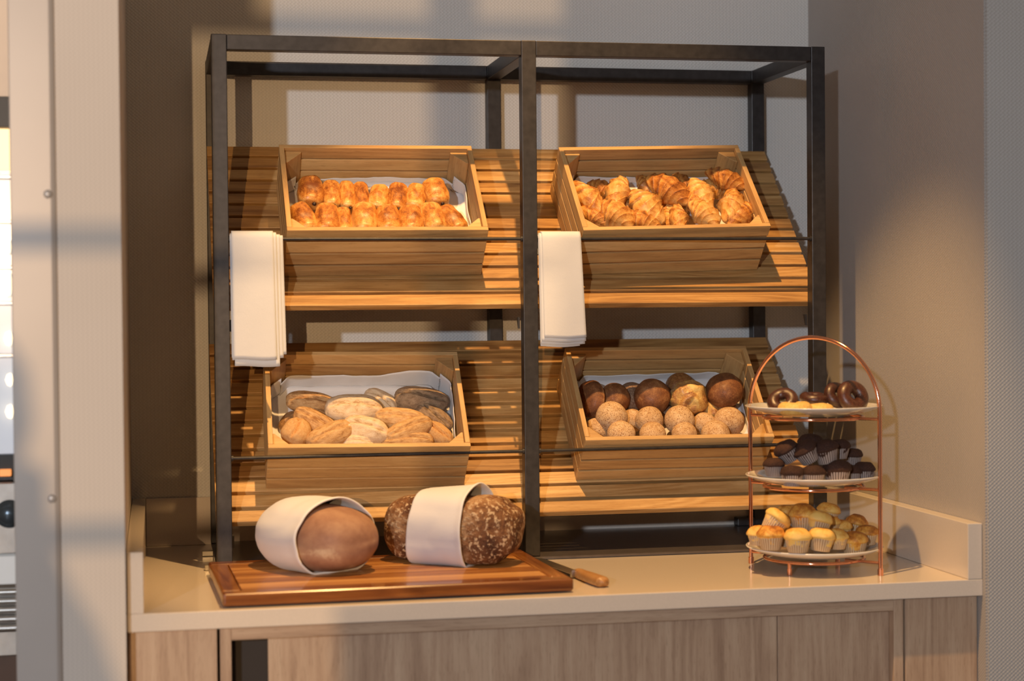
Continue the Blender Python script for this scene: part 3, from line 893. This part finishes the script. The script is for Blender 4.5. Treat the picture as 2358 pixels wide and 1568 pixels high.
def loaf_rows(L, Wd, Hh, seed, px=2.5, pc=2.3, bumpy=.03, band=0):
    def fn(t, th, y, z, sc):
        x = t * L / 2; yy = y * Wd / 2; zz = z * Hh / 2
        d = 1 + bumpy * nz((x * 9, yy * 9, zz * 9), 1, seed) + bumpy * .4 * nz((x * 30, yy * 30, zz * 30), 1, seed)
        if band:   # slashes across the crust
            g = math.sin(x * band + 2 * nz((x * 6, yy * 6, 0), 1, seed)) * .5 + .5
            d *= 1 - .05 * (g ** 3)
            tone = .30 + .40 * (g ** 2) + .3 * nz((x * 20, yy * 20, zz * 20), 1, seed) - (0.1 if z > 0 else -.1)
        else:
            crack = math.exp(-((zz + .018 + .012 * math.sin(yy * 40)) / .008) ** 2) * max(0, nz((yy * 14, x * 14, 1), 1, seed) + .45)
            d *= 1 - .02 * crack
            patch = math.exp(-(((yy + .048) / .022) ** 2 + ((zz + .012) / .014) ** 2)) + .9 * math.exp(-(((yy - .022) / .034) ** 2 + ((zz + .004 - yy * .1) / .005) ** 2))
            if x < .05: patch = 0
            tone = .50 - .75 * patch * (.7 + .6 * nz((x * 30, yy * 40, zz * 40), 1, seed)) - .5 * crack + .12 * nz((x * 12, yy * 12, zz * 12), 1, seed) + .12 * z
        if z < 0:
            zz = max(zz, -Hh / 2 * .93)
        return (x * d, yy * d, zz * d + Hh / 2 * .93), tone
    return superell(px, pc, 64, 56, fn)
zt = .0268
def loaf(name, cx, cy, ang, L, Wd, Hh, mat, seed, label, **k):
    m = MB(); rt = loaf_rows(L, Wd, Hh, seed, **k); m.grid(rt[0], closed_u=True, tone=rt[1])
    o = m.build(name, mat, merge=.0004)
    o.matrix_world = Matrix.Translation((cx, cy, zt + .0022)) @ Matrix.Rotation(math.radians(ang), 4, 'Z')
    tag(o, label, 'loaf'); return o
def wrap(cx, cy, ang, L, Wd, Hh, s0, s1, label, px=2.5, pc=2.3, seed=0, gap=.0045, peak=.012, skew=0, peaks=None):
    """napkin sleeve round a loaf, from s0 to s1 along its axis"""
    m = MB(); rows = []; n = 36; nv = 72
    for i in range(n + 1):
        row = []
        for j in range(nv):
            th = 2 * pi * j / nv
            c, s_ = math.cos(th), math.sin(th)
            k = (abs(c) ** pc + abs(s_) ** pc) ** (-1 / pc)
            # the two hems are slanted; top runs further
            x = s0 + (s1 - s0) * i / n + skew * (s_ * .5) * (1 - i / n) + (peaks or 0) * (abs(c) ** 2) * (i / n)
            t = max(-.97, min(.97, 2 * x / L)); sc = max(.0, 1 - abs(t) ** px) ** (1 / px)
            sc = max(sc, .42)
            # cloth pulled flat into facets
            fac = 1 + .035 * (abs(math.sin(th * 3.5 + .4)) - .5) * (1 if s_ > -.3 else .2)
            e = i / n
            flare = .0035 * math.exp(-((1 - e) / .08) ** 2)
            g = gap + flare + .004 * abs(nz((x * 10, math.cos(th) * 1.3, math.sin(th) * 1.3), 1, seed)) + (peak * math.exp(-(((th - 1.75 + .2 * e) / .42) ** 2)) * (.3 + .7 * e))
            yy = c * k * sc * Wd / 2 * fac; zz = s_ * k * sc * Hh / 2 * fac
            q = math.hypot(yy, zz) or 1
            yy += yy / q * g; zz += zz / q * g
            zz = max(zz, -Hh / 2 * .93 - .0012)
            row.append((x, yy, zz + Hh / 2 * .93))
        rows.append(row)
    m.grid(rows, closed_u=True)
    o = m.build('linen_napkin', M['cloth'], solid=.0030, offs=.6)
    o.matrix_world = Matrix.Translation((cx, cy, zt + .0024)) @ Matrix.Rotation(math.radians(ang), 4, 'Z')
    tag(o, label, 'napkin', 'napkins wrapped round the loaves'); return o
A = dict(cx=.186, cy=-.195, ang=-60, L=.272, Wd=.172, Hh=.128)
loaf('bread_loaf', mat=M['loaf_white'], seed=3, label='smooth pale brown loaf wrapped in a napkin, left one on the bread board', bumpy=.02, px=2.6, **A)
wrap(s0=-.128, s1=.060, label='white napkin wrapped round the smooth pale loaf on the left', seed=2, px=2.6, peak=.008, **A)
B = dict(cx=.455, cy=-.170, ang=-38, L=.280, Wd=.142, Hh=.136)
loaf('bread_loaf', mat=M['loaf_rye'], seed=8, label='dark seeded crusty loaf wrapped in a napkin, right one on the bread board', bumpy=.055, band=70, px=3.6, pc=3.0, **B)
wrap(s0=-.062, s1=.058, label='white napkin wrapped round the middle of the dark seeded loaf', seed=5, px=3.6, pc=3.0, peak=.014, skew=.02, **B)

kn = empty('bread_knife', M=Matrix.Translation((.701, -.402, 0)) @ Matrix.Rotation(math.radians(99), 4, 'Z') @ Matrix.Scale(1.12, 4))
tag(kn, 'bread knife with a worn wooden handle lying right of the board', 'knife')
rows = []
for i in range(25):
    f = i / 24; x = f * .118
    w = .0125 * (.80 + .28 * math.sin(f * pi * .9 + .4)) * (1 - .25 * f)
    e = min(1, math.sqrt(max(0, 1 - (1 - min(1, f / .07)) ** 2)) + .02) * (1 if f < .96 else .8)
    rows.append([(x, math.copysign(abs(math.cos(a)) ** .7, math.cos(a)) * w * e, .0092 + math.copysign(abs(math.sin(a)) ** .7, math.sin(a)) * .0088 * e) for a in [2 * pi * k / 20 for k in range(20)]])
m = MB(); m.grid(rows, closed_u=True)
m.add(rows[0], [tuple(range(20))]); m.add(rows[-1], [tuple(range(20))[::-1]])
m.build('handle', wood('reddish_knife_handle', (.20, .075, .02), (.36, .17, .055), (.50, .28, .11), .4, 1, .2), kn)
m = MB(); m.prism([(.1175, -.010), (.30, -.012), (.335, .004), (.30, .0125), (.1175, .012)], 2, .0078, .0094)
m.prism([(.112, -.011), (.120, -.011), (.120, .0125), (.112, .0125)], 2, .003, .0155)
m.build('blade', M['steel'], kn, bevel=.0004)

# ================================================================== CAKE STAND
SC = Vector((1.163, -.277, 0)); A0 = Vector((1.0700, -.1660, 0)); B0 = Vector((1.2570, -.3870, 0))
st = empty('cake_stand', SC); tag(st, 'three-tier polished copper wire cake stand with a tall arched handle', 'cake stand')
dv = (B0 - A0).normalized(); rad = (B0 - A0).length / 2; mid = (A0 + B0) / 2
loc = lambda p: Vector(p) - SC
path = [loc(A0 + Vector((0, 0, z))) for z in [.001 + .02 * k for k in range(16)]]
zs = .317
for k in range(0, 41):
    a = pi * k / 40
    path.append(loc(mid - dv * rad * math.cos(a) + Vector((0, 0, zs + rad * math.sin(a)))))
path += [loc(B0 + Vector((0, 0, z))) for z in [.30 - .02 * k for k in range(15)]] + [loc(B0 + Vector((0, 0, .001)))]
m = MB(); m.tube(path, .0042, 14); m.build('arched_handle', M['copper'], st)
for P in (A0, B0):
    m = MB(); m.tube([loc(P + Vector((0, 0, .0003))), loc(P + Vector((0, 0, .013)))], .0056, 16); m.build('foot', M['copper'], st)
perp = Vector((dv.y, -dv.x, 0)); rr = .098
tiers = (.0245, .1665, .3035)
for z in tiers:
    m = MB(); m.tube([loc(mid + Vector((rr * math.cos(a), rr * math.sin(a), z))) for a in [2 * pi * k / 64 for k in range(64)]], .0034, 12, closed=True)
    m.build('ring', M['copper'], st)
    for sgn, P in ((-1, A0), (1, B0)):
        q0 = mid + dv * sgn * (rr + .001) + Vector((0, 0, z)); q1 = P + Vector((0, 0, z))
        m = MB(); m.tube([loc(q0 - dv * sgn * .03), loc(q0), loc(q1)], .0031, 10); m.build('strut', M['copper'], st)
for sgn in (-1, 1):
    P = mid + perp * sgn * rr
    m = MB(); m.tube([loc(P + Vector((0, 0, .0003))), loc(P + Vector((0, 0, .024)))], .0036, 12)
    m.tube([loc(P + Vector((0, 0, .0003))), loc(P + Vector((0, 0, .013)))], .0048, 14); m.build('foot', M['copper'], st)
prof = [(0, 0), (.070, 0), (.076, .0012), (.100, .0058), (.120, .0115), (.1335, .0178), (.1352, .0195), (.1342, .0206), (.131, .0203), (.118, .0152), (.100, .0095), (.085, .0066), (.06, .0052), (0, .0050)]
PZ = []
for z, nm in zip(tiers, ('white porcelain plate of golden muffins on the lowest tier', 'white porcelain plate of chocolate muffins on the middle tier', 'white porcelain plate of doughnuts on the top tier')):
    zp = z + .0038; PZ.append(zp + .0052)
    m = MB(); m.revolve(prof, 96); o = m.build('porcelain_plate', M['ceramic'], merge=.0003)
    o.location = (mid.x, mid.y, zp); tag(o, nm, 'plate', 'plates on the cake stand')

# muffins
def case_mesh(mat, h=.52, r0=.36, r1=.48, npl=28):
    m = MB(); rows = []; tones = []
    n = npl * 4
    for i in range(9):
        f = i / 8; row = []
        for k in range(n):
            a = 2 * pi * k / n; pl = .5 + .5 * math.cos(npl * a)
            r = r0 + (r1 - r0) * f + .026 * (pl - .5) * (.5 + .5 * f)
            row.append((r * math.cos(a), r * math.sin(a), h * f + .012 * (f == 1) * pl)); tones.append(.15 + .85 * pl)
        rows.append(row)
    m.grid(rows, closed_u=True, tone=tones)
    m.add(rows[0], [tuple(range(n))[::-1]], tone=[.3] * n)
    return m.build('paper_case', mat)
def muffin(kind, seed, peaked=0):
    m = MB(); rows = []; tones = []
    for i in range(22):
        f = i / 21
        if f < .35: r = .40 + .07 * (f / .35); z = .26 + .26 * f / .35
        else:
            a = (f - .35) / .65 * pi / 2
            r = .565 * math.cos(a) ** (.62 + peaked * .5); z = .50 + (.46 + .10 * peaked) * math.sin(a) ** (1 + .3 * peaked)
            if f < .45: r = .50 + .065 * (f - .35) / .1
        row = []
        for k in range(40):
            a2 = 2 * pi * k / 40
            d = 1 + .10 * nz((r * math.cos(a2), r * math.sin(a2), z), 3, seed) + .03 * nz((r * math.cos(a2), r * math.sin(a2), z), 11, seed)
            row.append((r * math.cos(a2) * d, r * math.sin(a2) * d, .6 + (z - .6) * d)); tones.append(.12 + .5 * max(0, (z - .52) / .46) + .35 * nz((math.cos(a2) * r, math.sin(a2) * r, z), 3, seed + 4))
        rows.append(row)
    m.grid(rows, closed_u=True, tone=tones)
    o = m.build('muffin', M['choc_cake'] if kind == 'choc' else M['gold_cake'], merge=.0004)
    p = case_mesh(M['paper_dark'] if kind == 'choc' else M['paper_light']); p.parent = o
    p['label'] = 'pleated paper case'
    return o
def put_muffins(data, kinds, labels, group, zfloor, hs):
    used = set()
    for i, (x, y, z, rx, ry, w, *r) in enumerate(data):
        v = i % len(kinds)
        o = kinds[v] if v not in used else copy_tree(kinds[v]); used.add(v)
        w = w * 1.1; h = w * hs
        base = z - h * .42
        if abs(base - zfloor) < .013 and ry == 0: base = zfloor + .0008
        Mx = Matrix.Translation((x, y, base + h * .5)) @ Matrix.Rotation(math.radians(ry), 4, 'Y') @ Matrix.Rotation(math.radians(rx), 4, 'X') @ Matrix.Rotation(i * 1.3, 4, 'Z') @ Matrix.Translation((0, 0, -h * .5)) @ Matrix.Diagonal((w, w, h, 1))
        o.matrix_world = Mx
        tag(o, labels[i], 'muffin', group)
put_muffins(CHOC, [muffin('choc', k) for k in (1, 2, 3)],
 ['chocolate muffin leftmost in the front row of the middle plate', 'chocolate muffin second from the left in the front row', 'chocolate muffin third in the front row, below the middle',
  'wide chocolate muffin fourth in the front row', 'chocolate muffin squeezed behind the wide front one', 'chocolate muffin at the far right edge of the middle plate',
  'chocolate muffin tilted left at the top left of the pile', 'tilted chocolate muffin second on top of the pile', 'chocolate muffin lying on top in the middle, showing its silver-white case',
  'upright chocolate muffin at the top right of the pile', 'chocolate muffin at the very top back of the pile', 'chocolate muffin dark in the back, left of the far right one'],
 'chocolate muffins on the middle plate', PZ[1], .95)
put_muffins(GOLD, [muffin('gold', 11), muffin('gold', 12, .6), muffin('gold', 13)],
 ['big yellow muffin leftmost at the front of the bottom plate', 'yellow muffin half hidden at the left edge of the bottom plate', 'round yellow muffin second in the front row', 'peaked yellow muffin third in the front row',
  'slim yellow muffin between the peaked and the orange-topped one', 'orange-topped muffin at the front right of the bottom plate', 'browned muffin at the right edge of the bottom plate', 'muffin low behind the two leftmost front ones',
  'muffin low behind the peaked one', 'small browned muffin behind the slim front one', 'crooked pale muffin at the back right of the bottom plate', 'brown-topped muffin tilted at the top left of the pile',
  'pale muffin at the back, between the tilted and the tallest one', 'tallest brown-topped muffin in the middle of the pile', 'pale leaning muffin right of the tallest one', 'pale muffin at the top right of the pile', 'brownish muffin squeezed under the top right one'],
 'golden muffins on the bottom plate', PZ[0], .95)

# doughnuts
def donut(mat, seed, glaze=True):
    m = MB(); rows = []; tones = []
    for i in range(40):
        a = 2 * pi * i / 40; row = []
        for j in range(20):
            b = 2 * pi * j / 20
            r = .295 + .205 * math.cos(b) * (1 + .05 * nz((math.cos(a), math.sin(a), b), 1.2, seed)); z = .20 * math.sin(b) + .20
            row.append((r * math.cos(a), r * math.sin(a), z * (1 + .06 * nz((math.cos(a), math.sin(a), 0), 1.3, seed)))); tones.append(.5 + .2 * nz((math.cos(a), math.sin(a), b), 2, seed))
        rows.append(row)
    m.grid(rows, closed_u=True, closed_v=True, tone=tones)
    return m.build('doughnut', mat)
d1 = donut(M['glaze'], 1); d2 = donut(M['donut_plain'], 2); zp = PZ[2]
def put(o, x, y, z, w, rx=0, ry=0, rz=0, h=1.0, label=''):
    o.matrix_world = Matrix.Translation((x, y, z)) @ Matrix.Rotation(math.radians(rz), 4, 'Z') @ Matrix.Rotation(math.radians(ry), 4, 'Y') @ Matrix.Rotation(math.radians(rx), 4, 'X') @ Matrix.Diagonal((w, w, w * h, 1))
    tag(o, label, 'doughnut', 'doughnuts on the top plate')
put(d1, 1.092, -.305, zp + .017, .062, 38, -32, 0, 1.0, 'glossy chocolate doughnut leaning at the left of the top plate')
put(copy_tree(d1), 1.170, -.262, zp + .016, .058, 8, 0, 20, .95, 'chocolate doughnut lying flat behind the two yellow ones')
put(copy_tree(d1), 1.214, -.262, zp + .028, .056, 62, 0, 10, 1.0, 'chocolate doughnut standing half hidden behind the right-hand one')
put(copy_tree(d1), 1.234, -.290, zp + .026, .068, 66, 0, 12, 1.0, 'chocolate doughnut standing at the right with its hole facing out')
put(d2, 1.098, -.348, zp + .0006, .066, 0, 0, 0, .95, 'yellow plain doughnut lying at the front left of the top plate')
put(copy_tree(d2), 1.1545, -.335, zp + .0006, .054, 0, 0, 60, .92, 'yellow plain doughnut lying next to it, right at the front middle')

# ================================================================== BEHIND THE CAMERA: glazing bars, plus unseen blockers added to shape the low evening light
ps = MB().box((-.520, -5.06, -.9), (1.6, -4.98, 1.75)).build('light_blocker_wall', M['wallpaper_side']); ps['kind'] = 'structure'  # unseen wall added to keep the low sun off the right side
gb = MB()
for x in (-.652,): gb.box((x, -5.02, -.9), (x + .042, -5.0, 1.75))
for z in (1.147, .917, .690): gb.box((-1.02, -5.02, z), (-.52, -5.0, z + .020))
gb.box((-1.04, -5.02, 1.150), (-.812, -5.0, 1.75))  # unseen panel added to shade the top left of the back wall
o = gb.build('window_bars_blocker_1', M['metal']); o['kind'] = 'structure'
o = MB().prism([(-1.15, -.9), (-.52, -.9), (-.52, .640), (-.705, .640), (-.705, .30), (-.862, .30), (-.866, .50), (-.876, .58), (-.895, .635), (-.915, .67), (-.927, .70), (-.929, .752), (-.947, .757), (-.938, .79), (-.942, .83), (-.96, .86), (-1.0, .875), (-1.06, .875), (-1.15, .86)], 1, -5.04, -4.99).build('shadow_outline_blocker', M['wallpaper_side']); o['kind'] = 'structure'  # unseen outline, shaped to throw the shadows on pier and cabinet

# ================================================================== LIGHT
def light(name, kind, loc_, energy, color, radius=.05, aim=None, angle=None, blend=.3):
    l = bpy.data.lights.new(name, kind); l.energy = energy; l.color = color
    l.shadow_soft_size = radius
    if kind == 'SPOT': l.spot_size = math.radians(angle); l.spot_blend = blend
    o = bpy.data.objects.new(name, l); COL.objects.link(o); o.location = loc_
    if aim is not None: o.rotation_euler = (Vector(aim) - Vector(loc_)).to_track_quat('-Z', 'Y').to_euler()
    return o
light('low_evening_sun', 'POINT', (-1.43, -8.65, 1.15), 1030, (1, .62, .30), .020)
light('window_daylight', 'POINT', (-2.58, -7.4, 1.53), 830, (.84, .91, 1.0), .075)
light('downlight', 'SPOT', (.50, -.92, 2.40), 300, (1, .57, .21), .020, (.74, -.17, .1), 46.5, .35)
w = bpy.data.worlds.new('dim_room'); bpy.context.scene.world = w; w.use_nodes = True
w.node_tree.nodes['Background'].inputs[0].default_value = (1, .70, .46, 1)
w.node_tree.nodes['Background'].inputs[1].default_value = .22

# ================================================================== CAMERA
yaw, pitch, roll, f = .1978, .0184, -.0087, 4102.856
fw = Vector((math.sin(yaw) * math.cos(pitch), math.cos(yaw) * math.cos(pitch), -math.sin(pitch)))
rt = Vector((math.cos(yaw), -math.sin(yaw), 0)); up = rt.cross(fw)
r2 = rt * math.cos(roll) + up * math.sin(roll); u2 = -rt * math.sin(roll) + up * math.cos(roll)
cam = bpy.data.cameras.new('camera'); co = bpy.data.objects.new('camera', cam); COL.objects.link(co)
co.matrix_world = frame(r2, u2, -fw, (-.1173, -3.627, .5258))
cam.sensor_width = 36; cam.lens = 36 * f / 2358; cam.clip_start = .05
cam.dof.use_dof = True; cam.dof.focus_distance = 3.84; cam.dof.aperture_fstop = 2.4
bpy.context.scene.camera = co
bpy.context.scene.view_settings.view_transform = 'Standard'
bpy.context.scene.view_settings.look = 'None'
bpy.context.scene.cycles.caustics_reflective = False
bpy.context.scene.cycles.caustics_refractive = False
bpy.context.scene.cycles.max_bounces = 8

# lift everything so that the floor lies at z = 0
bpy.context.view_layer.update()
for o in bpy.context.scene.objects:
    if o.parent is None:
        o.matrix_world = Matrix.Translation((0, 0, ZC)) @ o.matrix_world
